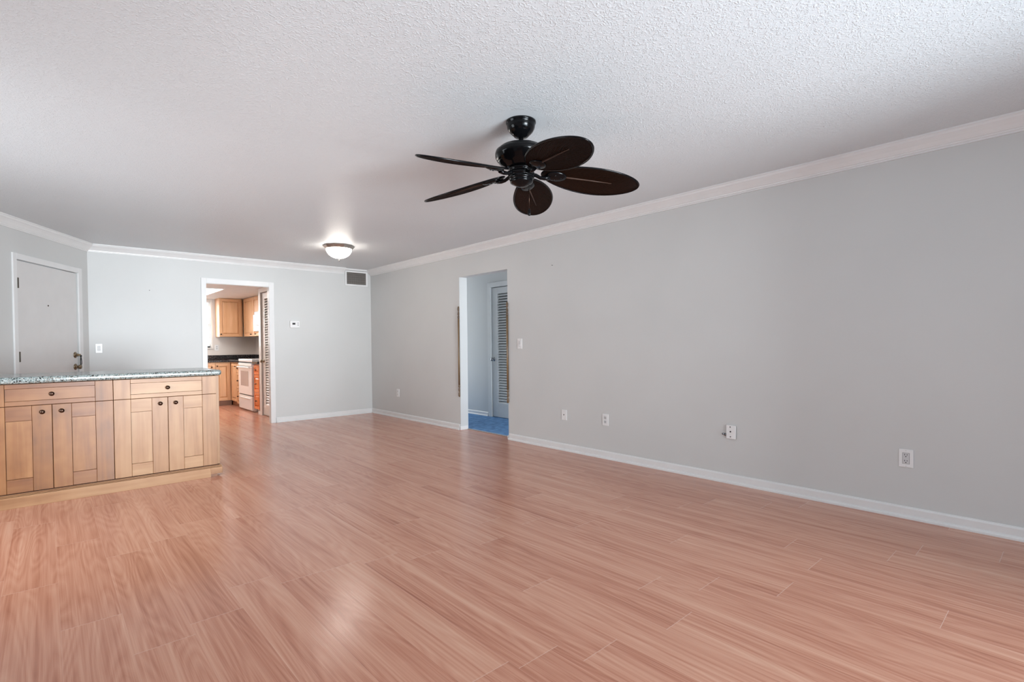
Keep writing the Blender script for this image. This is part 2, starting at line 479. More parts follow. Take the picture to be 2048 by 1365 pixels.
    def build(s, name, mats, parent=None, origin=None, sharp=False):
        bmesh.ops.recalc_face_normals(s.bm, faces=s.bm.faces[:])
        me = bpy.data.meshes.new(name)
        org = Vector((0, 0, 0))
        q = parent
        while q is not None:
            org += q.location; q = q.parent
        loc = Vector(origin) - org if origin is not None else Vector((0, 0, 0))
        bmesh.ops.translate(s.bm, verts=s.bm.verts[:], vec=-(org + loc))
        s.bm.to_mesh(me); s.bm.free()
        if not isinstance(mats, (list, tuple)):
            mats = [mats]
        for m in mats:
            me.materials.append(m)
        o = bpy.data.objects.new(name, me); COL.objects.link(o)
        o.location = loc
        if parent is not None:
            o.parent = parent
        return o


def thing(name, label, cat, loc=(0, 0, 0), group=None):
    o = bpy.data.objects.new(name, None); COL.objects.link(o)
    o.empty_display_size = .1
    o.location = loc; o['label'] = label; o['category'] = cat
    if group: o['group'] = group
    return o


def tag(o, label, cat, group=None, kind=None):
    o['label'] = label; o['category'] = cat
    if group: o['group'] = group
    if kind: o['kind'] = kind
    return o


def struct(o, label, cat):
    return tag(o, label, cat, kind='structure')


def sroot(name, label, cat, loc=(0, 0, 0)):
    o = thing(name, label, cat, loc); o['kind'] = 'structure'
    return o


Z = Vector((0, 0, 1))


def axis_mat(loc, d):
    """matrix whose local z points along d"""
    d = Vector(d).normalized()
    a = Vector((0, 0, 1)) if abs(d.z) < .9 else Vector((1, 0, 0))
    x = a.cross(d).normalized(); y = d.cross(x)
    m = Matrix((x, y, d)).transposed().to_4x4()
    return Matrix.Translation(loc) @ m


FR_RIGHT = (Vector((A, 0, 0)), Vector((0, 1, 0)), Vector((-1, 0, 0)))     # right wall: u = y
FR_BACK = (Vector((0, YB, 0)), Vector((1, 0, 0)), Vector((0, -1, 0)))     # back wall: u = x
FR_LEFT = (C0.copy(), DL.copy(), NL.copy())                               # angled entry wall: u = distance from corner
FR_HALL = (Vector((5.24, 0, 0)), Vector((0, 1, 0)), Vector((-1, 0, 0)))
FR_KR = (Vector((2.68, 0, 0)), Vector((0, 1, 0)), Vector((-1, 0, 0)))     # kitchen right run fronts
FR_KB = (Vector((0, 11.30, 0)), Vector((1, 0, 0)), Vector((0, -1, 0)))    # kitchen back run fronts
FR_KU = (Vector((0, 11.55, 0)), Vector((1, 0, 0)), Vector((0, -1, 0)))
FR_KUR = (Vector((3.0, 0, 0)), Vector((0, 1, 0)), Vector((-1, 0, 0)))
FR_KW = (Vector((0, 11.9, 0)), Vector((1, 0, 0)), Vector((0, -1, 0)))

# ------------------------------------------------------------------ floor
ROW, X0 = .2025, .022
JOINTS = {-2: 3.62, -1: 4.62, 0: 4.03, 1: 3.62, 2: 3.72, 3: 2.75, 4: 2.63, 5: 2.62, 6: 1.35, 7: 1.22, 8: 1.76, 9: 2.34, 10: 1.40,
          11: 1.20, 12: .93, 13: .38, 14: .93, 15: 1.12, 16: 1.9, 17: .6, 18: 1.5}
fb = bmesh.new()
uvl = fb.loops.layers.uv.new('plank')
rl = fb.faces.layers.float.new('rnd'); pl_ = fb.faces.layers.float.new('plen')
PLEN = 1.215
for i in range(-8, 21):
    xa = X0 + ROW * i; xb = xa + ROW
    xb = min(xb, A + .122)
    if xb <= xa: continue
    j0 = JOINTS.get(i, random.uniform(0, 1.2))
    y = j0 - PLEN * math.ceil((j0 + 1.2) / PLEN)
    while y < 12.0:
        ya, yb = max(y, -1.1), min(y + PLEN, 12.0)
        if yb > ya:
            vs = [fb.verts.new(p) for p in ((xa, ya, 0), (xb, ya, 0), (xb, yb, 0), (xa, yb, 0))]
            f = fb.faces.new(vs); f[rl] = random.random(); f[pl_] = yb - ya
            for lp, q in zip(f.loops, ((0, ya - y), (xb - xa, ya - y), (xb - xa, yb - y), (0, yb - y))):
                lp[uvl].uv = q
        y += PLEN
me = bpy.data.meshes.new('floor'); fb.to_mesh(me); fb.free(); me.materials.append(LAM)
fl = bpy.data.objects.new('floor', me); COL.objects.link(fl)
struct(fl, 'salmon brown wood plank laminate floor of living room and kitchen', 'floor')
struct(MB().box(4.27, 5.3, 3.0, 8.3, -.05, .006).build('floor_hall', CARPET), 'blue carpet on the hall floor beyond the right wall opening', 'carpet')
struct(MB().box(4.255, 4.285, 4.668, 5.645, 0, .008, 0, .003).build('trim_1', plain('grey threshold', (.35, .33, .33), .4)), 'thin grey threshold strip between laminate and blue carpet', 'trim')

# ------------------------------------------------------------------ walls and ceilings
struct(MB().box(A, 4.275, -1.2, 4.668, 0, H).box(A, 4.275, 5.645, YB + .07, 0, H).box(A, 4.275, 4.668, 5.645, 2.068, H).build('wall_right', WALL),
       'long plain grey wall on the right with an opening to the hall', 'wall')
struct(MB().box(.2, 1.655, YB, YB + .07, 0, H).box(2.50, A, YB, YB + .07, 0, H).box(1.655, 2.50, YB, YB + .07, 2.06, H).build('wall_back', WALL),
       'grey back wall with the kitchen doorway and the air vent', 'wall')
struct(MB().lbox(FR_LEFT, -.1, .222, 0, H, -.13, 0).lbox(FR_LEFT, 1.268, LLEN, 0, H, -.13, 0).lbox(FR_LEFT, .222, 1.268, 2.055, H, -.13, 0).build('wall_left', WALL),
       'angled grey wall at far left holding the entry door', 'wall')
mb = MB()
mb.box(XL - .13, XL, -1.2, 3.2, 0, H).box(XL - .13, XL, 5.0, CE.y + .06, 0, H).box(XL - .13, XL, 3.2, 5.0, 0, .35).box(XL - .13, XL, 3.2, 5.0, 1.85, H)
struct(mb.build('wall_side', WALL), 'grey side wall left of the camera with a wide opening added for fill light', 'wall')
mb = MB()
mb.box(XL - .13, .35, YR - .2, YR, 0, H).box(3.0, A + .1, YR - .2, YR, 0, H).box(.35, 3.0, YR - .2, YR, 2.05, H)
struct(mb.build('wall_rear', WALL), 'grey rear wall behind the camera with a wide glass door opening', 'wall')
struct(MB().box(XL - .2, A + .13, -1.25, YB + .07, H, H + .1).build('ceiling', CEIL), 'white knock-down textured living room ceiling', 'ceiling')
# porch behind the camera, where the daylight comes in
struct(MB().box(-.6, 4.2, -2.0, YR - .2, -.12, -.02).build('floor_porch', PAVE), 'pale porch paving outside the rear glass door', 'floor')
# kitchen shell
KX0, KX1 = .9, 3.33
struct(MB().box(KX0, KX1 + .1, YB + .07, 12.0, HK, HK + .1).build('ceiling_kitchen', CEILK), 'low pale kitchen ceiling with a lit panel', 'ceiling')
mb = MB()
mb.box(KX0, 1.45, 11.9, 12.0, 0, HK).box(2.492, KX1, 11.9, 12.0, 0, HK).box(1.45, 2.492, 11.9, 12.0, 0, 1.142).box(1.45, 2.492, 11.9, 12.0, 2.09, HK)
struct(mb.build('wall_kitchen_back', WALLK), 'pale kitchen wall with the window, behind the wall cabinets', 'wall')
struct(MB().box(KX0 - .1, KX0, YB + .07, 12.0, 0, HK).build('wall_kitchen_left', WALLK), 'hidden left wall of the kitchen', 'wall')
struct(MB().box(KX1, KX1 + .1, 9.0, 12.0, 0, HK).build('wall_kitchen_right', WALLK), 'pale kitchen wall behind the range', 'wall')
mb = MB()
mb.lbox(FR_KR, 9.235, 9.39, 0, HK, -.1, 0).lbox(FR_KR, 8.273, 8.42, 0, HK, -.1, 0).lbox(FR_KR, 8.42, 9.235, 2.06, HK, -.1, 0).box(2.78, KX1, 9.29, 9.39, 0, HK)
struct(mb.build('wall_kitchen_closet', WALLK), 'white closet wall just inside the kitchen doorway', 'wall')
# hall shell
mb = MB()
mb.lbox(FR_HALL, 2.9, 5.44, 0, H, -.1, 0).lbox(FR_HALL, 6.29, 8.3, 0, H, -.1, 0).lbox(FR_HALL, 5.44, 6.29, 2.055, H, -.1, 0)
struct(mb.build('wall_hall', WALLH), 'blue grey hall wall seen through the right wall opening', 'wall')
struct(MB().box(4.275, 5.34, 2.9, 8.3, H, H + .1).build('ceiling_hall', CEILK), 'hall ceiling', 'ceiling')

m = MB()  # unseen window frame, added around the side fill lamp
for a in ((3.2, 3.25, .35, 1.85), (4.95, 5.0, .35, 1.85), (3.25, 4.95, .35, .40), (3.25, 4.95, 1.80, 1.85), (4.08, 4.12, .40, 1.80)):
    m.box(XL - .10, XL - .04, a[0], a[1], a[2], a[3], 0, .003)
struct(m.build('added_side_window', TRIM), 'white frame without glass in the added fill light opening of the side wall', 'window')

# ------------------------------------------------------------------ crown mouldings, baseboards, casings
CR = [(0, H), (.092, H), (.092, H - .010), (.084, H - .014), (.080, H - .024), (.066, H - .034), (.048, H - .050), (.034, H - .066),
      (.030, H - .072), (.022, H - .072), (.020, H - .082), (.012, H - .084), (.012, H - .094), (0, H - .094)]
struct(MB().sweep([(3.672, YB), (C0.x, YB), (CE.x, CE.y), (XL, YR)], CR, 1).build('trim_2', TRIM), 'white crown moulding along the back and left walls', 'crown moulding')
struct(MB().sweep([(A, YB), (A, YR)], CR, -1).build('trim_3', TRIM), 'white crown moulding along the long right wall', 'crown moulding')
struct(MB().box(3.672, A - .02, YB - .05, YB, 2.412, H, 0, .004).build('trim_4', TRIM), 'short flat crown piece above the air vent', 'crown moulding')
BBP = [(0, 0), (.024, 0), (.024, .012), (.020, .020), (.013, .024), (.013, .066), (.008, .076), (0, .078)]
struct(MB().sweep([(A, YB), (A, 5.66)], BBP, -1).build('baseboard_right', TRIM), 'white baseboard on the right wall between corner and hall opening', 'baseboard')
struct(MB().sweep([(A, 4.655), (A, YR)], BBP, -1).build('baseboard_right', TRIM), 'long white baseboard on the right wall before the hall opening', 'baseboard')
struct(MB().sweep([(A, YB), (2.57, YB)], BBP, 1).build('baseboard_back', TRIM), 'white baseboard on the back wall right of the kitchen doorway', 'baseboard')
struct(MB().sweep([(1.6, YB), (C0.x, YB), (C0.x + DL.x * .16, C0.y + DL.y * .16)], BBP, 1).build('baseboard_left', TRIM), 'white baseboard behind the island by the entry door', 'baseboard')
struct(MB().sweep([(5.24, 8.2), (5.24, 6.375)], [(o, z * .85 + .004) for o, z in BBP], -1).build('baseboard_hall', TRIM), 'pale baseboard on the hall wall left of the louvered closet door', 'baseboard')
# hall opening reveals: small baseboard returns
struct(MB().box(A - .012, 4.262, 5.633, 5.645, 0, .05, 0, .003).build('baseboard_opening', TRIM), 'short baseboard return on the far jamb of the hall opening', 'baseboard')
struct(MB().box(A - .012, 4.262, 4.668, 4.680, 0, .05, 0, .003).build('baseboard_opening', TRIM), 'short baseboard return on the near jamb of the hall opening', 'baseboard')
# kitchen doorway casing
mb = MB()
mb.lbox(FR_BACK, 1.603, 1.667, 0, 2.125, 0, .017, 0, .003).lbox(FR_BACK, 2.492, 2.564, 0, 2.125, 0, .017, 0, .003).lbox(FR_BACK, 1.667, 2.492, 2.052, 2.125, 0, .017, 0, .003)
mb.box(1.655, 1.667, YB, YB + .07, 0, 2.06).box(2.492, 2.504, YB, YB + .07, 0, 2.06).box(1.655, 2.504, YB, YB + .07, 2.048, 2.062)
struct(mb.build('trim_5', TRIM), 'white casing and jambs of the kitchen doorway', 'casing')


def knob_set(parent, name, p, d, mats, r=.026, length=.055, rose=.033, seg=20):
    d = Vector(d)
    o = MB().lathe([(rose, 0), (rose, .004), (rose * .75, .010), (r * .42, .013), (r * .40, length * .5), (r * .75, length * .58), (r, length * .78), (r * .95, length * .92), (r * .55, length), (0, length * 1.01)],
                   axis_mat(p, d), seg).build(name, mats, parent)
    return o


# ---- entry door
t = sroot('door_1', 'off white flush entry door with brass hinges in the angled left wall', 'door', C0 + DL * .75)
MB().lbox(FR_LEFT, .228, 1.262, .008, 2.048, -.05, -.008, 0, .002).build('door_panel', DOORP, t)
mb = MB()
mb.lbox(FR_LEFT, .150, .222, 0, 2.115, 0, .016, 0, .003).lbox(FR_LEFT, 1.268, 1.325, 0, 2.115, 0, .016, 0, .003).lbox(FR_LEFT, .222, 1.268, 2.055, 2.115, 0, .016, 0, .003)
mb.build('door_casing', TRIM, t)
for zc in (1.823, 1.082, .25):
    o = MB().lbox(FR_LEFT, 1.220, 1.266, zc - .052, zc + .052, -.008, .001, 0, .001)
    o.lathe([(.007, -.054), (.007, .054)], Matrix.Translation(C0 + DL * 1.262 + NL * .003 + Z * zc), 10).build('hinge', HINGE, t)
pk = C0 + DL * .279 - NL * .008
o = knob_set(t, 'deadbolt', pk + Z * 1.083, NL, BRASS, .017, .034, .036)
o['label'] = 'brass deadbolt with thumb turn'
o = knob_set(t, 'door_knob', pk + Z * .943, NL, BRASS, .027, .062, .036)
o['label'] = 'round brass door knob'
MB().lathe([(.008, 0), (.008, .004), (.005, .005), (0, .0045)], axis_mat(C0 + DL * .757 - NL * .008 + Z * 1.628, NL), 12).build('peephole', KNOB, t)
# key and cord hanging from the deadbolt
pc = pk + Z * 1.083 + NL * .036
t = thing('key_cord', 'black looped cord on a key hanging from the entry door deadbolt', 'cord', pc)
MB().lbox((pc, DL, NL), -.002, .002, -.012, .012, -.012, .022, 0, .001).build('key', BRASS, t)
pts = []
for k in range(20):
    a = 2 * PI * k / 20
    w = .013 * math.sin(a) * (1.1 - .6 * math.cos(a)) * .8
    pts.append(pc + NL * .020 + DL * (-.004 + w) + Z * (-.070 + .052 * math.cos(a)))
m = MB().tube(pts, .0042, 8, 0, True)
m.lathe([(.006, -.024), (.010, -.016), (.009, -.006), (.005, 0)], Matrix.Translation(pc + NL * .020 - DL * .004), 10)
m.build('cord_loop', STRAP, t)

# ---- louvered doors


def louver_door(name, label, fr, u0, u1, z1, mat, cas_mat, lv, knob_u, knob_z, knob_mat, cas_l, cas_r, n_door=-.012, n_slats=42, koff=0):
    o, u, n = fr
    t = sroot(name, label, 'door', o + u * ((u0 + u1) / 2))
    a, b, za, zb = lv
    f = MB()
    th = .034
    f.lbox(fr, u0, a, .012, z1, n_door - th, n_door, 0, .002).lbox(fr, b, u1, .012, z1, n_door - th, n_door, 0, .002)
    f.lbox(fr, a, b, .012, za, n_door - th, n_door, 0, .002).lbox(fr, a, b, zb, z1, n_door - th, n_door, 0, .002)
    f.build('door_frame', mat, t)
    s = MB(); dz = (zb - za) / n_slats
    for k in range(n_slats):
        zc = za + dz * (k + .5)
        def p(uu, zz, nn): return o + u * uu + n * nn + Z * zz
        lo, hi = zc - dz * .50, zc + dz * .16
        pts = []
        # slat slopes: outer edge low, inner edge high
        q = [(a, lo, n_door - .003), (b, lo, n_door - .003), (b, hi, n_door - th + .004), (a, hi, n_door - th + .004)]
        pts = [p(*v) for v in q] + [p(v[0], v[1] + .007, v[2]) for v in q]
        s._cube(pts, 0)
    s.build('louver_slats', mat, t)
    c = MB()
    c.lbox(fr, u0 - .008 - cas_l, u0 - .006, 0, z1 + .008 + .075, 0, .016, 0, .003)
    c.lbox(fr, u1 + .006, u1 + .008 + cas_r, 0, z1 + .008 + .075, 0, .016, 0, .003)
    c.lbox(fr, u0 - .006, u1 + .006, z1 + .008, z1 + .083, 0, .016, 0, .003)
    c.build('door_casing', cas_mat, t)
    knob_set(t, 'door_knob', o + u * knob_u + n * n_door + Z * knob_z, n, knob_mat, .026, .06, .032)
    return t


louver_door('door_2', 'white louvered closet door with brass knob inside the kitchen doorway', FR_KR, 8.43, 9.225, 2.05, TRIMK, TRIMK,
            (8.55, 9.095, .19, 1.95), 9.165, .915, BRASS, .02, .078)
louver_door('door_3', 'grey white louvered closet door with dark knob in the hall', FR_HALL, 5.448, 6.282, 2.047, plain('blue grey door paint', (.62, .645, .65), .4), plain('hall trim paint', (.68, .70, .70), .35),
            (5.59, 6.155, .23, 1.947), 6.243, .92, CHROME, .07, .075)
struct(MB().lbox(FR_KR, 9.30, 9.40, 0, .055, 0, .02, 0, .004).box(2.655, 2.80, 9.39, 9.408, 0, .055, 0, .004).build('baseboard_kitchen', TRIMK),
       'short white baseboard end wrapping the closet wall corner', 'baseboard')

# closets behind the louvered doors, their shade put into the wall colour
CLOS = plain('closet wall with shade in colour', (.16, .155, .15), .8)
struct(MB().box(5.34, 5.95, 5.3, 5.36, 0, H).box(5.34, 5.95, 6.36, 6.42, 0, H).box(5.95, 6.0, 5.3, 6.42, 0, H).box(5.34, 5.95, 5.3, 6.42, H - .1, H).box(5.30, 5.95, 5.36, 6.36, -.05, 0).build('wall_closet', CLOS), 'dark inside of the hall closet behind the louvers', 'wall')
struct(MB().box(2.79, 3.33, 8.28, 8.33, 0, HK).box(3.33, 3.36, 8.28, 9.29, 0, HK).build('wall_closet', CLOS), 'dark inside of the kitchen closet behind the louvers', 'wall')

# ---- kitchen window and blinds
t = sroot('window_1', 'white framed kitchen window letting in bright daylight', 'window', (1.97, 11.95, 1.14))
m = MB()
for a in ((1.45, 1.49, 1.142, 2.09), (2.452, 2.492, 1.142, 2.09), (1.49, 2.452, 1.142, 1.182), (1.49, 2.452, 2.05, 2.09), (1.49, 2.452, 1.60, 1.63)):
    m.box(a[0], a[1], 11.955, 11.985, a[2], a[3], 0, .002)
m.build('window_frame', TRIM, t)
MB().box(1.49, 2.452, 11.968, 11.972, 1.182, 2.05).build('window_pane', GLASSM, t)
MB().box(1.42, 2.52, 11.87, 11.955, 1.118, 1.142, 0, .003).build('window_sill', TRIMK, t)
m = MB()
m.lbox(FR_KW, 2.492, 2.525, 1.142, 2.125, 0, .012, 0, .002).lbox(FR_KW, 1.42, 1.45, 1.142, 2.125, 0, .012, 0, .002).lbox(FR_KW, 1.45, 2.492, 2.09, 2.125, 0, .012, 0, .002)
m.build('window_trim', TRIMK, t)
t = thing('window_blind', 'white slatted blind hanging in the kitchen window', 'blind', (1.97, 11.92, 2.085))
MB().box(1.47, 2.475, 11.905, 11.945, 2.055, 2.087, 0, .003).build('head_rail', BLIND, t)
m = MB()
for k in range(34):
    z = 1.19 + k * .0253
    m._cube([(1.475, 11.908, z), (2.47, 11.908, z), (2.47, 11.942, z + .012), (1.475, 11.942, z + .012), (1.475, 11.908, z + .0015), (2.47, 11.908, z + .0015), (2.47, 11.942, z + .0135), (1.475, 11.942, z + .0135)], 0)
m.build('blind_slats', BLIND, t)
MB().box(1.475, 2.47, 11.914, 11.936, 1.165, 1.182, 0, .003).build('bottom_rail', BLIND, t)
tag(MB().box(2.425, 2.47, 11.872, 11.905, 1.142, 1.172, 0, .008, 2).build('window_latch', DARK), 'small black catch on the kitchen window sill', 'latch')

# ---- kitchen ceiling light panel
t = thing('ceiling_light_panel', 'bright white light panel in the kitchen ceiling', 'light', (1.62, 10.43, HK))
MB().box(1.02, 2.225, 9.69, 11.18, HK - .006, HK, 0).build('diffuser', PANEL, t)
m = MB()
for a in ((1.0, 2.245, 9.67, 9.69), (1.0, 2.245, 11.18, 11.20), (1.0, 1.02, 9.69, 11.18), (2.225, 2.245, 9.69, 11.18)):
    m.box(*a, HK - .010, HK)
m.build('frame', TRIM, t)


# ------------------------------------------------------------------ kitchen cabinets
def cab_knob(parent, fr, u, z, n, r=.015, mat=None):
    o, ua, na = fr
    return MB().lathe([(r * .75, 0), (r * .75, .003), (r * .4, .005), (r * .38, .011), (r * .8, .014), (r, .019), (r * .9, .025), (r * .5, .029), (0, .030)],
                      axis_mat(o + ua * u + na * n + Z * z, na), 16).build('knob', mat or KNOB, parent)


def panel_front(name, parent, fr, u0, u1, z0, z1, mv, mh, st=.055, th=.02, raised=True):
    m = MB()
    g = .0015
    u0 += g; u1 -= g; z0 += g; z1 -= g
    st_z = min(st, (z1 - z0) * .28); st_u = min(st, (u1 - u0) * .28)
    m.lbox(fr, u0, u0 + st_u, z0, z1, 0, th, 0, .0012).lbox(fr, u1 - st_u, u1, z0, z1, 0, th, 0, .0012)
    m.lbox(fr, u0 + st_u, u1 - st_u, z0, z0 + st_z, 0, th, 1, .0012).lbox(fr, u0 + st_u, u1 - st_u, z1 - st_z, z1, 0, th, 1, .0012)
    if raised:
        m.lfrust(fr, u0 + st_u, u1 - st_u, z0 + st_z, z1 - st_z, 0.002, th - .002, min(.025, (z1 - z0) * .12), 0)
    else:
        m.lbox(fr, u0 + st_u, u1 - st_u, z0 + st_z, z1 - st_z, 0, th - .005, 0)
    return m.build(name, [mv, mh], parent)


# back run base cabinets (fronts face the living room)
t = thing('base_cabinet', 'pale maple base cabinet with one tall panelled door left of the kitchen corner', 'cabinet', (2.55, 11.6, 0))
MB().box(2.43, 2.70, 11.30, 11.89, .10, .855).build('carcass', KIT_V, t)
MB().box(2.43, 2.72, 11.36, 11.40, 0, .10).build('toe_kick', TOE, t)
d = panel_front('door', t, FR_KB, 2.43, 2.685, .105, .835, KIT_V, KIT_H)
cab_knob(d, FR_KB, 2.455, .78, .02)
t = thing('base_cabinet', 'pale maple base cabinet under the kitchen window, mostly hidden by the doorway', 'cabinet', (2.1, 11.6, 0))
MB().box(1.75, 2.428, 11.30, 11.89, .10, .855).build('carcass', KIT_V, t)
MB().box(1.75, 2.43, 11.36, 11.40, 0, .10).build('toe_kick', TOE, t)
d = panel_front('drawer', t, FR_KB, 1.76, 2.425, .69, .835, KIT_H, KIT_H); cab_knob(d, FR_KB, 2.36, .765, .02)
d = panel_front('door', t, FR_KB, 2.09, 2.425, .105, .685, KIT_V, KIT_H); cab_knob(d, FR_KB, 2.12, .62, .02)
d = panel_front('door', t, FR_KB, 1.76, 2.085, .105, .685, KIT_V, KIT_H); cab_knob(d, FR_KB, 2.05, .62, .02)
# right run
t = thing('base_cabinet', 'narrow pale maple corner cabinet between the tall door and the drawers', 'cabinet', (3.0, 11.05, 0))
MB().box(2.70, 3.32, 10.83, 11.29, .10, .855).build('carcass', KIT_V, t)
MB().box(2.74, 2.78, 10.83, 11.36, 0, .10).build('toe_kick', TOE, t)
FR_KR2 = (Vector((2.70, 0, 0)), Vector((0, 1, 0)), Vector((-1, 0, 0)))
d = panel_front('door', t, FR_KR2, 10.835, 11.20, .105, .835, KIT_V, KIT_V, .05)
cab_knob(d, FR_KR2, 10.87, .78, .02)


def drawer_base(label, y0, y1, mv, toe):
    t = thing('drawer_cabinet', label, 'cabinet', (3.0, (y0 + y1) / 2, 0))
    MB().box(2.70, 3.32, y0, y1, .10, .855).build('carcass', mv, t)
    MB().box(2.74, 2.78, y0, y1, 0, .10).build('toe_kick', toe, t)
    for za, zb in ((.67, .835), (.365, .665), (.075, .36)):
        d = panel_front('drawer', t, FR_KR2, y0 + .003, y1 - .003, za, zb, mv, mv, .045)
        cab_knob(d, FR_KR2, (y0 + y1) / 2, (za + zb) / 2, .02, .014)
    return t


drawer_base('pale maple three drawer base cabinet just left of the white range', 10.575, 10.825, KIT_V, TOE)
drawer_base('maple three drawer base cabinet, warm light put into its orange colour, right of the white range', 9.412, 9.715, ORG_V, APPL)

# worktops
m = MB()
m.box(1.75, 3.32, 11.27, 11.89, .857, .900, 0, .006).box(2.655, 3.32, 10.575, 11.27, .857, .900, 0, .006)
o = m.build('worktop', BLK); tag(o, 'black flecked granite worktop turning the kitchen corner', 'worktop')
o = MB().box(2.655, 3.32, 9.412, 9.722, .857, .900, 0, .006).build('worktop', BLK); tag(o, 'short black granite worktop over the orange drawers', 'worktop')
o = MB().box(1.75, 3.33, 11.872, 11.899, .900, .987, 0, .003).build('backsplash', BLK); tag(o, 'low black granite backsplash under the kitchen window wall', 'backsplash')
o = MB().box(3.302, 3.329, 9.40, 11.872, .900, .987, 0, .003).build('backsplash', BLK); tag(o, 'low black granite backsplash behind the white range', 'backsplash')

# range
t = thing('range', 'white electric range with oven window and bottom drawer', 'range', (2.98, 10.15, 0))
YA, YC_ = 9.735, 10.56
MB().box(2.68, 3.29, YA, YC_, .02, .905, 0, .004).box(2.72, 3.2, YA + .02, YC_ - .02, 0, .02).build('body', APPL, t)
d = MB().lbox(FR_KR, YA + .004, YC_ - .004, .295, .80, 0, .03, 0, .006).build('oven_door', APPL, t)
MB().lbox(FR_KR, 9.93, 10.41, .45, .72, .03, .032, 0, .001).build('oven_window', OVGL, d)
m = MB().lbox(FR_KR, YA + .05, YC_ - .05, .775, .80, .055, .075, 0, .006)
m.lbox(FR_KR, YA + .07, YA + .10, .775, .80, .03, .06).lbox(FR_KR, YC_ - .10, YC_ - .07, .775, .80, .03, .06)
m.build('handle', APPLW, d)
MB().lbox(FR_KR, YA + .006, YC_ - .006, .278, .294, 0, .012).build('drawer_gap', GREYL, t)
d = MB().lbox(FR_KR, YA + .004, YC_ - .004, .03, .277, 0, .028, 0, .005).build('storage_drawer', APPL, t)
MB().lbox(FR_KR, YA + .10, YC_ - .10, .225, .245, .028, .045, 0, .006).build('handle', APPLW, d)
MB().lbox(FR_KR, YA + .004, YC_ - .004, .81, .86, 0, .034, 0, .006).build('control_panel', APPLW, t)
MB().lbox(FR_KR, YA + .004, YC_ - .004, .862, .880, 0, .02).build('cooktop_gap', DARK, t)
MB().box(2.655, 3.29, YA - .012, YC_ + .012, .882, .932, 0, .010, 2).build('cooktop', APPLW, t)
for (bx, by, br) in ((2.82, 9.94, .075), (2.82, 10.36, .095), (3.1, 9.94, .095), (3.1, 10.36, .075)):
    MB().lathe([(br, 0), (br, .002), (br * .9, .003), (0, .003)], Matrix.Translation((bx, by, .932)), 24).build('burner', BURN, t)

# upper cabinets
t = thing('wall_cabinet', 'pale maple wall cabinet with one door beside the kitchen window', 'cabinet', (2.78, 11.72, 1.36))
MB().box(2.567, 3.0, 11.57, 11.89, 1.36, HK - .002).build('carcass', KIT_V, t)
d = panel_front('door', t, (Vector((0, 11.57, 0)), Vector((1, 0, 0)), Vector((0, -1, 0))), 2.567, 2.975, 1.362, 2.125, KIT_V, KIT_H, .052)
cab_knob(d, FR_KU, 2.592, 1.41, 0)
t = thing('wall_cabinet', 'pale maple two door wall cabinet left of the microwave', 'cabinet', (3.16, 10.85, 1.36))
MB().box(3.02, 3.32, 10.14, 11.54, 1.36, HK - .002).build('carcass', KIT_V, t)
FR_KUR2 = (Vector((3.02, 0, 0)), Vector((0, 1, 0)), Vector((-1, 0, 0)))
d = panel_front('door', t, FR_KUR2, 10.86, 11.50, 1.362, 2.125, KIT_V, KIT_V, .055); cab_knob(d, FR_KUR2, 10.97, 1.40, .02)
d = panel_front('door', t, FR_KUR2, 10.145, 10.857, 1.362, 2.125, KIT_V, KIT_V, .055); cab_knob(d, FR_KUR2, 10.68, 1.40, .02)
t = thing('microwave', 'white microwave mounted above the range', 'microwave', (3.05, 9.8, 1.43))
MB().box(2.82, 3.32, 9.46, 10.126, 1.43, 1.79, 0, .006).build('body', APPLW, t)
FR_MW = (Vector((2.82, 0, 0)), Vector((0, 1, 0)), Vector((-1, 0, 0)))
d = MB().lbox(FR_MW, 9.66, 10.122, 1.435, 1.735, 0, .02, 0, .004).build('door', APPLW, t)
MB().lbox(FR_MW, 9.70, 10.06, 1.48, 1.68, .02, .022).build('window', OVGL, d)
MB().lbox(FR_MW, 9.47, 9.655, 1.435, 1.735, 0, .018, 0, .003).build('control_panel', APPLW, t)
m = MB()
for k in range(5):
    m.lbox(FR_MW, 9.48, 10.11, 1.744 + k * .008, 1.748 + k * .008, 0, .004)
m.build('vent_slats', GREYL, t)

# ------------------------------------------------------------------ wall plates
def holes(m, fr, lst, n=.0085, d=.0012):
    for u, z, w, h in lst:
        m.lbox(fr, u - w / 2, u + w / 2, z - h / 2, z + h / 2, n - .001, n + d)


def plate(name, label, cat, fr, u, z, w, h, group=None):
    o, ua, na = fr
    t = thing(name, label, cat, o + ua * u + Z * z)
    MB().lbox(fr, u - w / 2, u + w / 2, z - h / 2, z + h / 2, 0, .007, 0, .003, 2).build('cover_plate', PLAST, t)
    return t


# light switch by entry (back wall)
t = plate('light_switch', 'white double rocker light switch between entry door and kitchen doorway', 'light switch', FR_BACK, .483, 1.157, .070, .116)
MB().lbox(FR_BACK, .467, .499, 1.128, 1.157, .006, .010, 0, .001).build('rocker', PLASTG, t)
MB().lbox(FR_BACK, .467, .499, 1.159, 1.188, .006, .010, 0, .001).build('rocker', PLASTG, t)
# dimmer right of hall opening
t = plate('light_switch', 'white slide light switch on the right wall beside the hall opening', 'light switch', FR_RIGHT, 4.453, 1.163, .078, .120)
MB().lbox(FR_RIGHT, 4.437, 4.469, 1.132, 1.196, .006, .010, 0, .001).build('rocker', PLASTG, t)
MB().lbox(FR_RIGHT, 4.441, 4.465, 1.140, 1.150, .010, .015, 0, .001).build('slider', PLAST, t)
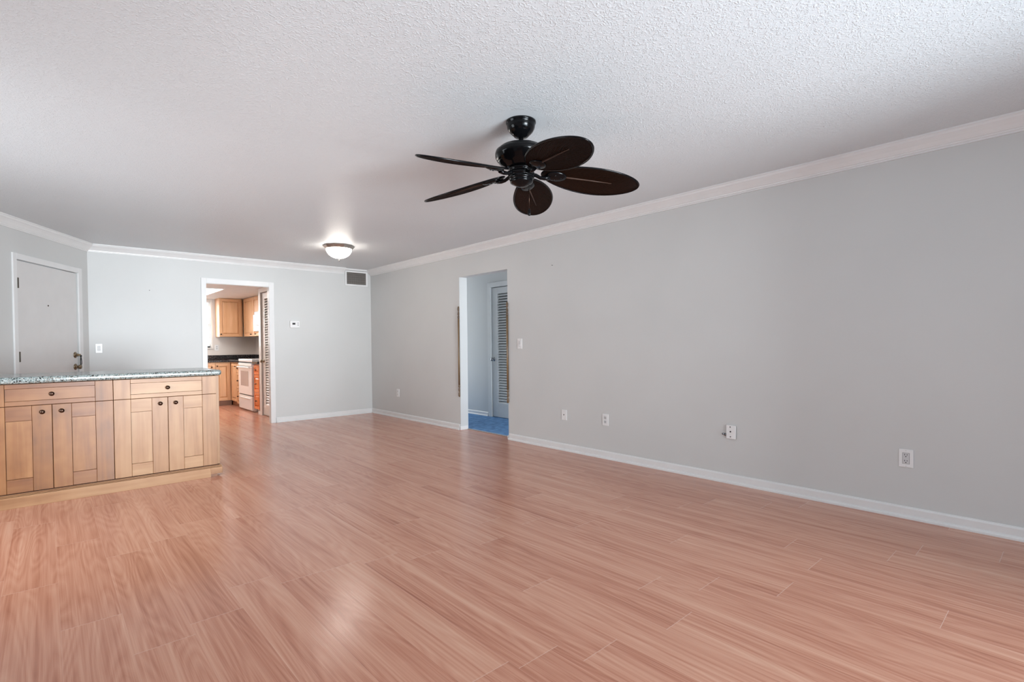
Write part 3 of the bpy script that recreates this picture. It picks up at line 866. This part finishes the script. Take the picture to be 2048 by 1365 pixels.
# outlets along the right wall
t = plate('wall_outlet', 'white outlet plate low on the right wall nearest the back corner', 'outlet', FR_RIGHT, 7.312, .397, .078, .122)
for zc in (.373, .421):
    MB().lbox(FR_RIGHT, 7.297, 7.327, zc - .016, zc + .016, .006, .009, 0, .003).build('receptacle', PLASTG, t)
t = plate('phone_jack', 'white wall plate with a single dark jack, just right of the hall opening', 'wall plate', FR_RIGHT, 3.757, .387, .074, .112)
m = MB(); m.lathe([(.006, 0), (.006, .003), (0, .003)], axis_mat((A - .006, 3.760, .390), (-1, 0, 0)), 12); m.build('jack', DARK, t)
for zc in (.350, .424):
    MB().lathe([(.003, 0), (.003, .002), (0, .002)], axis_mat((A - .0065, 3.757, zc), (-1, 0, 0)), 8).build('screw', PLASTG, t)


def duplex(t, fr, u, z):
    for k in (-1, 1):
        zc = z + k * .0205
        r = MB().lbox(fr, u - .0165, u + .0165, zc - .0145, zc + .0145, .006, .009, 0, .004, 2).build('receptacle', PLASTG, t)
        m = MB(); holes(m, fr, [(u + .0065, zc + .004, .0028, .008), (u - .0065, zc + .004, .0028, .007), (u, zc - .007, .005, .005)])
        m.build('slot', DARK, r)


t = plate('wall_outlet', 'white duplex outlet on the right wall next to the single jack plate', 'outlet', FR_RIGHT, 3.203, .392, .076, .116)
duplex(t, FR_RIGHT, 3.203, .392)
# cable plate standing off the wall with connector behind it
t = thing('cable_plate', 'white cable plate with three dark holes, slightly loose on the right wall', 'wall plate', (A, 1.926, .425))
MB().lbox(FR_RIGHT, 1.884, 1.962, .369, .479, .008, .015, 0, .002).lbox(FR_RIGHT, 1.90, 1.95, .38, .47, 0, .009).build('cover_plate', PLAST, t)
for u, z, r, nm in ((1.928, .466, .0042, 'screw'), (1.926, .428, .006, 'jack'), (1.926, .386, .0042, 'screw')):
    MB().lathe([(r, 0), (r, .003), (0, .003)], axis_mat((A - .0145, u, z), (-1, 0, 0)), 12).build(nm, DARK, t)
t = thing('cable_connector', 'small metal cable connector poking out left of the loose cable plate', 'connector', (A, 1.975, .400))
MB().lathe([(.012, 0), (.012, .004), (.006, .005), (.006, .018), (.009, .018), (.009, .027), (.004, .028), (.004, .036), (0, .036)], axis_mat((A - .0005, 1.977, .398), (-.85, .25, .25)), 12).build('barrel', CHROME, t)
# decorator outlet
t = plate('wall_outlet', 'large white outlet with rectangular face, nearest on the right wall', 'outlet', FR_RIGHT, .769, .392, .078, .118)
MB().lbox(FR_RIGHT, .750, .788, .356, .428, .0045, .0075).build('gasket', GREYL, t)
r = MB().lbox(FR_RIGHT, .7515, .7865, .3575, .4265, .006, .0095, 0, .001).build('receptacle', PLASTG, t)
for k in (-1, 1):
    zc = .392 + k * .0195
    m = MB(); holes(m, FR_RIGHT, [(.769 + .0065, zc + .005, .0032, .009), (.769 - .0065, zc + .005, .003, .0078), (.769, zc - .007, .0055, .0055)], .0092)
    m.build('slot', DARK, r)
for zc in (.341, .443):
    MB().lathe([(.0025, 0), (.0025, .002), (0, .002)], axis_mat((A - .0065, .769, zc), (-1, 0, 0)), 8).build('screw', PLASTG, t)
# kitchen outlet
t = plate('wall_outlet', 'white outlet on the kitchen wall under the wall cabinet', 'outlet', FR_KW, 2.588, 1.14, .074, .118)
duplex(t, FR_KW, 2.588, 1.14)

# thermostat
t = thing('thermostat', 'white thermostat with small black display on the back wall', 'thermostat', (2.863, YB, 1.44))
MB().lbox(FR_BACK, 2.79, 2.935, 1.444, 1.552, 0, .026, 0, .006, 2).build('body', PLAST, t)
MB().lbox(FR_BACK, 2.822, 2.866, 1.492, 1.520, .025, .0275).build('display', SCREEN, t)
for zc in (1.487, 1.517):
    MB().lbox(FR_BACK, 2.902, 2.914, zc - .006, zc + .006, .025, .029, 0, .001).build('button', GREYL, t)

# air vent
t = thing('air_vent', 'white framed air vent with dark vertical slats high in the back corner', 'vent', (3.885, YB, 2.28))
m = MB()
for a in ((3.686, 3.715, 2.156, 2.409), (4.055, 4.084, 2.156, 2.409), (3.715, 4.055, 2.156, 2.184), (3.715, 4.055, 2.381, 2.409)):
    m.lbox(FR_BACK, a[0], a[1], a[2], a[3], 0, .022, 0, .003)
m.build('frame', TRIM, t)
MB().lbox(FR_BACK, 3.715, 4.055, 2.184, 2.381, 0, .002).build('backing', DARK, t)
m = MB()
for k in range(19):
    u = 3.724 + k * .0179
    m.lbox(FR_BACK, u, u + .0065, 2.184, 2.381, .006, .018)
for k in range(5):
    z = 2.205 + k * .038
    m.lbox(FR_BACK, 3.715, 4.055, z, z + .004, .004, .007)
m.build('vent_slats', GRILL, t)

# nails left in the walls
tag(MB().lathe([(.004, 0), (.004, .002), (.0018, .003), (.0018, .012), (.004, .013), (0, .014)], axis_mat((1.014, YB + .0005, 1.912), (0, -1, 0)), 10).build('nail', DARK), 'small dark nail in the back wall left of the kitchen doorway', 'nail')
tag(MB().lathe([(.004, 0), (.004, .002), (.0018, .003), (.0018, .012), (.004, .013), (0, .014)], axis_mat((A + .0005, 3.916, 2.023), (-1, 0, 0)), 10).build('nail', DARK), 'small dark nail high on the right wall by the hall opening', 'nail')

# ------------------------------------------------------------------ turned wooden rods beside the hall opening
def rod_profile(z0, z1):
    L = z1 - z0
    top = [(0, L), (.006, L - .004), (.011, L - .018), (.0135, L - .040), (.011, L - .060), (.006, L - .068), (.0085, L - .078), (.0125, L - .100), (.0135, L - .112), (.009, L - .126), (.006, L - .132),
           (.0135, L - .138), (.0145, L - .150), (.0115, L - .160), (.0125, L - .168)]
    bot = [(.0125, .168), (.0115, .160), (.0145, .150), (.0135, .138), (.006, .130), (.009, .124), (.0135, .108), (.0125, .092), (.007, .074), (.006, .068), (.0125, .058), (.0135, .030), (.010, .010), (0, 0)]
    return top + bot


rods = []
for k, (y, z0, z1, lab) in enumerate(((5.650, .446, 1.677, 'brown turned wooden rod on the far edge of the hall opening'), (4.662, .442, 1.671, 'brown turned wooden rod on the near edge of the hall opening'))):
    if k == 0:
        t = thing('wall_rod', lab, 'rod', (A - .0145, y, z0), 'turned rods beside the hall opening')
        pr = rod_profile(z0, z1)
        M4 = Matrix.Translation((A - .0145, y, z0))
        L = z1 - z0
        MB().lathe([p for p in pr if p[1] >= L - .169], M4, 16).build('finial', ROD, t)
        MB().lathe([(.0125, L - .168), (.0118, L * .5), (.0125, .168)], M4, 16).build('shaft', ROD, t)
        MB().lathe([p for p in pr if p[1] <= .169], M4, 16).build('finial', ROD, t)
        rods.append(t)
    else:
        r = rods[0].copy(); COL.objects.link(r); r.location = (A - .0145, y, z0); r['label'] = lab
        for ch in list(rods[0].children):
            c = ch.copy(); COL.objects.link(c); c.parent = r

# ------------------------------------------------------------------ island
YI = 5.245          # plane of the carcass fronts (doors stand proud of it)
FR_I = (Vector((0, YI, 0)), Vector((1, 0, 0)), Vector((0, -1, 0)))
UW = .737


def oval_knob(parent, u, z, n):
    M4 = axis_mat(Vector((u, YI - n, z)), (0, -1, 0)) @ Matrix.Diagonal((1, 1, 1, 1))
    m = MB().lathe([(.012, 0), (.012, .002), (.006, .004), (.006, .010), (.0145, .013), (.0165, .017), (.015, .022), (.009, .026), (0, .0275)], M4, 20)
    o = m.build('knob', KNOB, parent)
    return o


IX0, IX1 = .391 - UW - .03, 1.168


def island_unit(x0, label, MV, MH, end_panel=False):
    x1 = x0 + UW
    t = thing('island_cabinet', label, 'cabinet', (x0 + UW / 2, YI + .28, 0), 'maple cabinets of the island')
    MB().box(x0 + .002, x1 - .002, YI + .001, YI + .56, .104, .904).build('carcass', GAP, t)
    if end_panel:
        MB().box(x1 - .0005, x1 + .024, YI + .004, YI + .56, .104, .904, 0, .001).build('end_panel', MV, t)
    TH = .020; REC = .006; ST = .110; G = .0012; Q = .0022

    def front(name, p, q, z0, z1, rb, rtp, mp):
        m = MB()
        m.lbox(FR_I, p, p + ST, z0, z1, 0, TH, 0, .0012).lbox(FR_I, q - ST, q, z0, z1, 0, TH, 0, .0012)
        m.lbox(FR_I, p + ST + G, q - ST - G, z0, z0 + rb, 0, TH - .0015, 1, .0012).lbox(FR_I, p + ST + G, q - ST - G, z1 - rtp, z1, 0, TH - .0015, 1, .0012)
        m.lbox(FR_I, p + ST + Q, q - ST - Q, z0 + rb + Q, z1 - rtp - Q, 0, TH - REC, mp)
        return m.build(name, [MV, MH], t)
    a, b = x0 + .0018, x1 - .0018
    xm = (x0 + x1) / 2
    d = front('drawer', a, b, .7445, .9035, .033, .033, 1)
    oval_knob(d, xm, .822, TH - REC)
    for (p, q, kx) in ((a, xm - .0018, xm - .055), (xm + .0018, b, xm + .055)):
        d = front('door', p, q, .106, .7405, .1, .107, 0)
        oval_knob(d, kx, .690, TH)
    return t


island_unit(.391, 'right end maple island cabinet with one drawer over two doors', MAP_V, MAP_H, True)
island_unit(.391 - UW, 'left maple island cabinet, dimmer light put into its colour, cut by the picture edge, one drawer over two doors', MPD_V, MPD_H)
# worktop with rounded nose
prof = [(5.235, .908), (5.205, .908), (5.196, .913), (5.191, .922), (5.189, .932), (5.191, .943), (5.197, .951), (5.207, .956), (5.22, .957)]
m = MB()
r_ = .046
m.box(IX0, IX1 - .002, 5.192, 5.93, .908, .957, 0, .019, 4)
o = m.build('island_worktop', GRAN); tag(o, 'grey green speckled granite worktop of the island', 'worktop')
# plinth moulding
o_ = thing('island_plinth', 'pale maple base moulding running along the foot of the island', 'plinth', (.2, YI, 0))
m = MB()
yf = 5.206
m.box(IX0, 1.068, yf, yf + .022, .0, .083, 0, .001).box(1.068, IX1 - .008, yf, yf + .022, .026, .083, 0, .001)
m.box(1.138, IX1 - .008, yf + .022, YI + .55, .026, .083, 0, .001)
m.build('board', MAP_H, o_)
m = MB()
m.box(IX0, IX1 - .010, yf + .002, YI + .56, .086, .0915, 0, .001).box(IX0, IX1 - .013, yf + .006, YI + .55, .094, .0995, 0, .001)
m.box(IX0, IX1 - .03, yf + .016, YI + .54, .083, .1035, 1)
m.build('cap_moulding', [MAP_H, GAP], o_)
MB().box(IX0, 1.125, yf + .022, YI + .5, 0, .06).build('toe_base', TOE, o_)

# ------------------------------------------------------------------ ceiling light
LX, LY = 2.80, 6.39
t = thing('ceiling_light', 'lit flush ceiling light with nickel rim and white glass bowl', 'light', (LX, LY, H))
M4 = Matrix.Translation((LX, LY, H)) @ Matrix.Rotation(.25, 4, 'Z')
MB().lathe([(.150, 0), (.193, -.002), (.196, -.010), (.168, -.040), (.163, -.044), (.150, -.040)], M4, 10, 0, False).build('rim', STEEL, t)
m = MB().lathe([(.157, -.036)] + [(.157 * math.cos(a), -.040 - .122 * math.sin(a)) for a in [k * PI / 2 / 12 for k in range(12)]] + [(0, -.162)], M4, 40)
m.build('glass_bowl', BOWL, t)
MB().lathe([(.0, -.158), (.014, -.160), (.016, -.168), (.009, -.176), (.012, -.184), (.008, -.194), (0, -.198)], M4, 16).build('finial', STEEL, t)

# ------------------------------------------------------------------ ceiling fan
FX, FY = 2.045, 2.169
t = thing('ceiling_fan', 'black ceiling fan with five carved brown palm leaf blades', 'ceiling fan', (FX, FY, H))
TF = Matrix.Translation((FX, FY, 0))
MB().lathe([(.086, H), (.086, H - .010), (.081, H - .013), (.081, H - .024), (.078, H - .040), (.068, H - .058), (.052, H - .074), (.046, H - .078), (.040, H - .086), (.020, H - .090), (0, H - .090)], TF, 40).build('canopy', BLACK, t)
MB().lathe([(.0135, H - .08), (.0135, 2.30)], TF, 20).build('downrod', BLACK, t)
MB().lathe([(0, 2.315), (.022, 2.315), (.025, 2.300), (.085, 2.298), (.122, 2.290), (.132, 2.281), (.136, 2.274), (.146, 2.270), (.150, 2.258), (.150, 2.236), (.146, 2.233), (.146, 2.229),
            (.142, 2.226), (.142, 2.220), (.134, 2.216), (.132, 2.208), (.118, 2.196), (.095, 2.184), (.088, 2.178), (.080, 2.176), (0, 2.176)], TF, 48).build('motor_housing', BLACK, t)
MB().lathe([(0, 2.178), (.064, 2.178), (.074, 2.170), (.074, 2.160), (.066, 2.156), (.072, 2.150), (.078, 2.140), (.076, 2.130), (.070, 2.127), (.074, 2.121), (.072, 2.110), (.064, 2.106), (.067, 2.100), (.064, 2.090),
            (.055, 2.084), (.046, 2.080), (.040, 2.076), (.022, 2.068), (.012, 2.066), (0, 2.066)], TF, 40).build('switch_housing', BLACK, t)
# blades
AZ0, R0, R1, HW, ZR, ZT, PT, EA, EB = .6317, .1174, .6932, .1246, 2.1428, 2.0817, .288, 1.0919, .4812
NU, NV = 36, 14


def blade_point(u, v):
    hw = HW * max(0.0, math.sin(PI * min(max(u, 0), 1) ** EA)) ** EB
    y = hw * v
    return Vector((R0 + (R1 - R0) * u, y * math.cos(PT), ZR + (ZT - ZR) * u - y * math.sin(PT) - .010 * (v * v - .3) * math.sin(PI * u)))


bb = bmesh.new(); uvb = bb.loops.layers.uv.new('leaf')
grid = {}
us = [.5 - .5 * math.cos(PI * i / NU) for i in range(NU + 1)]
for s_, off in ((0, 0.0), (1, .007)):
    for i, u in enumerate(us):
        for j in range(NV + 1):
            v = -1 + 2 * j / NV
            p = blade_point(u, v); p.z += off * (1 - .0)
            grid[s_, i, j] = bb.verts.new(p)


def bface(q, mi=0):
    try:
        f = bb.faces.new([grid[k] for k in q])
    except ValueError:
        return
    f.smooth = True; f.material_index = mi
    for lp, k in zip(f.loops, q):
        lp[uvb].uv = (us[k[1]], -1 + 2 * k[2] / NV)


for i in range(NU):
    for j in range(NV):
        bface([(0, i, j), (0, i, j + 1), (0, i + 1, j + 1), (0, i + 1, j)])
        bface([(1, i, j), (1, i + 1, j), (1, i + 1, j + 1), (1, i, j + 1)])
    bface([(0, i, 0), (0, i + 1, 0), (1, i + 1, 0), (1, i, 0)])
    bface([(0, i, NV), (1, i, NV), (1, i + 1, NV), (0, i + 1, NV)])
bmesh.ops.remove_doubles(bb, verts=bb.verts[:], dist=1e-5)
bmesh.ops.recalc_face_normals(bb, faces=bb.faces[:])
blade_me = bpy.data.meshes.new('blade'); bb.to_mesh(blade_me); bb.free(); blade_me.materials.append(LEAF)
for v in blade_me.vertices: v.co.z -= H
# rim along the outline
rimpts = [blade_point(us[i], 1) for i in range(1, NU)] + [blade_point(1, 0)] + [blade_point(us[i], -1) for i in range(NU - 1, 0, -1)] + [blade_point(0, 0)]
def shifted(mb_, name, mats):
    o = mb_.build(name, mats)
    me_ = o.data
    for v in me_.vertices: v.co.z -= H
    bpy.data.objects.remove(o)
    return me_
rim_me = shifted(MB().tube([p + Vector((0, 0, .0035)) for p in rimpts], .0052, 8, 0, True), 'blade_rim', BLACK)
ribp = [blade_point(u, 0) + Vector((0, 0, -.002)) for u in (.10, .3, .5, .72)]
rib_me = shifted(MB().tube(ribp, [.0065, .0055, .0042, .0018], 8), 'midrib', RIB)
# bracket: arm out of the hub and an oval plate under the blade root
m = MB()
c1 = blade_point(.14, 0); c2 = blade_point(.05, 0)
m.tube([(.060, 0, 2.140), (.085, 0, 2.135), (.110, 0, 2.122), (.135, 0, 2.120), (.165, 0, c1.z - .010)], [.011, .011, .010, .012, .014], 10)
e1 = (blade_point(.25, 0) - blade_point(.1, 0)).normalized()
e2 = Vector((0, math.cos(PT), -math.sin(PT))); e3 = e1.cross(e2)
R4 = Matrix((e1, e2, e3)).transposed().to_4x4()
PM = Matrix.Translation(c1 + Vector((.005, 0, -.002))) @ R4 @ Matrix.Diagonal((1.35, 1.0, 1, 1))
m.lathe([(.044, .002), (.045, -.004), (.040, -.009), (.026, -.014), (0, -.016)], PM, 28)
for (a_, b_) in ((.032, 0), (-.004, .022), (-.004, -.022)):
    m.lathe([(.006, -.010), (.006, -.017), (.003, -.019), (0, -.019)], Matrix.Translation(c1 + e1 * a_ + e2 * b_) @ R4, 10)
br_me = shifted(m, 'blade_bracket', BLACK)
for k in range(5):
    a = AZ0 + k * 2 * PI / 5
    b = bpy.data.objects.new('blade', blade_me); COL.objects.link(b); b.parent = t; b.rotation_euler = (0, 0, a)
    for nm, me_ in (('blade_rim', rim_me), ('midrib', rib_me)):
        c = bpy.data.objects.new(nm, me_); COL.objects.link(c); c.parent = b
    c = bpy.data.objects.new('blade_bracket', br_me); COL.objects.link(c); c.parent = t; c.rotation_euler = (0, 0, a)
pcx, pcy = FX + .742 * .043, FY - .67 * .043
ch = MB().tube([(pcx, pcy, 2.092), (pcx, pcy, 1.94)], .0011, 6).build('pull_chain', KNOB, t)
MB().lathe([(0, 1.945), (.004, 1.943), (.007, 1.932), (.0085, 1.915), (.0085, 1.905), (.005, 1.902), (0, 1.902)], Matrix.Translation((pcx, pcy, 0)), 12).build('chain_fob', BLACK, ch)
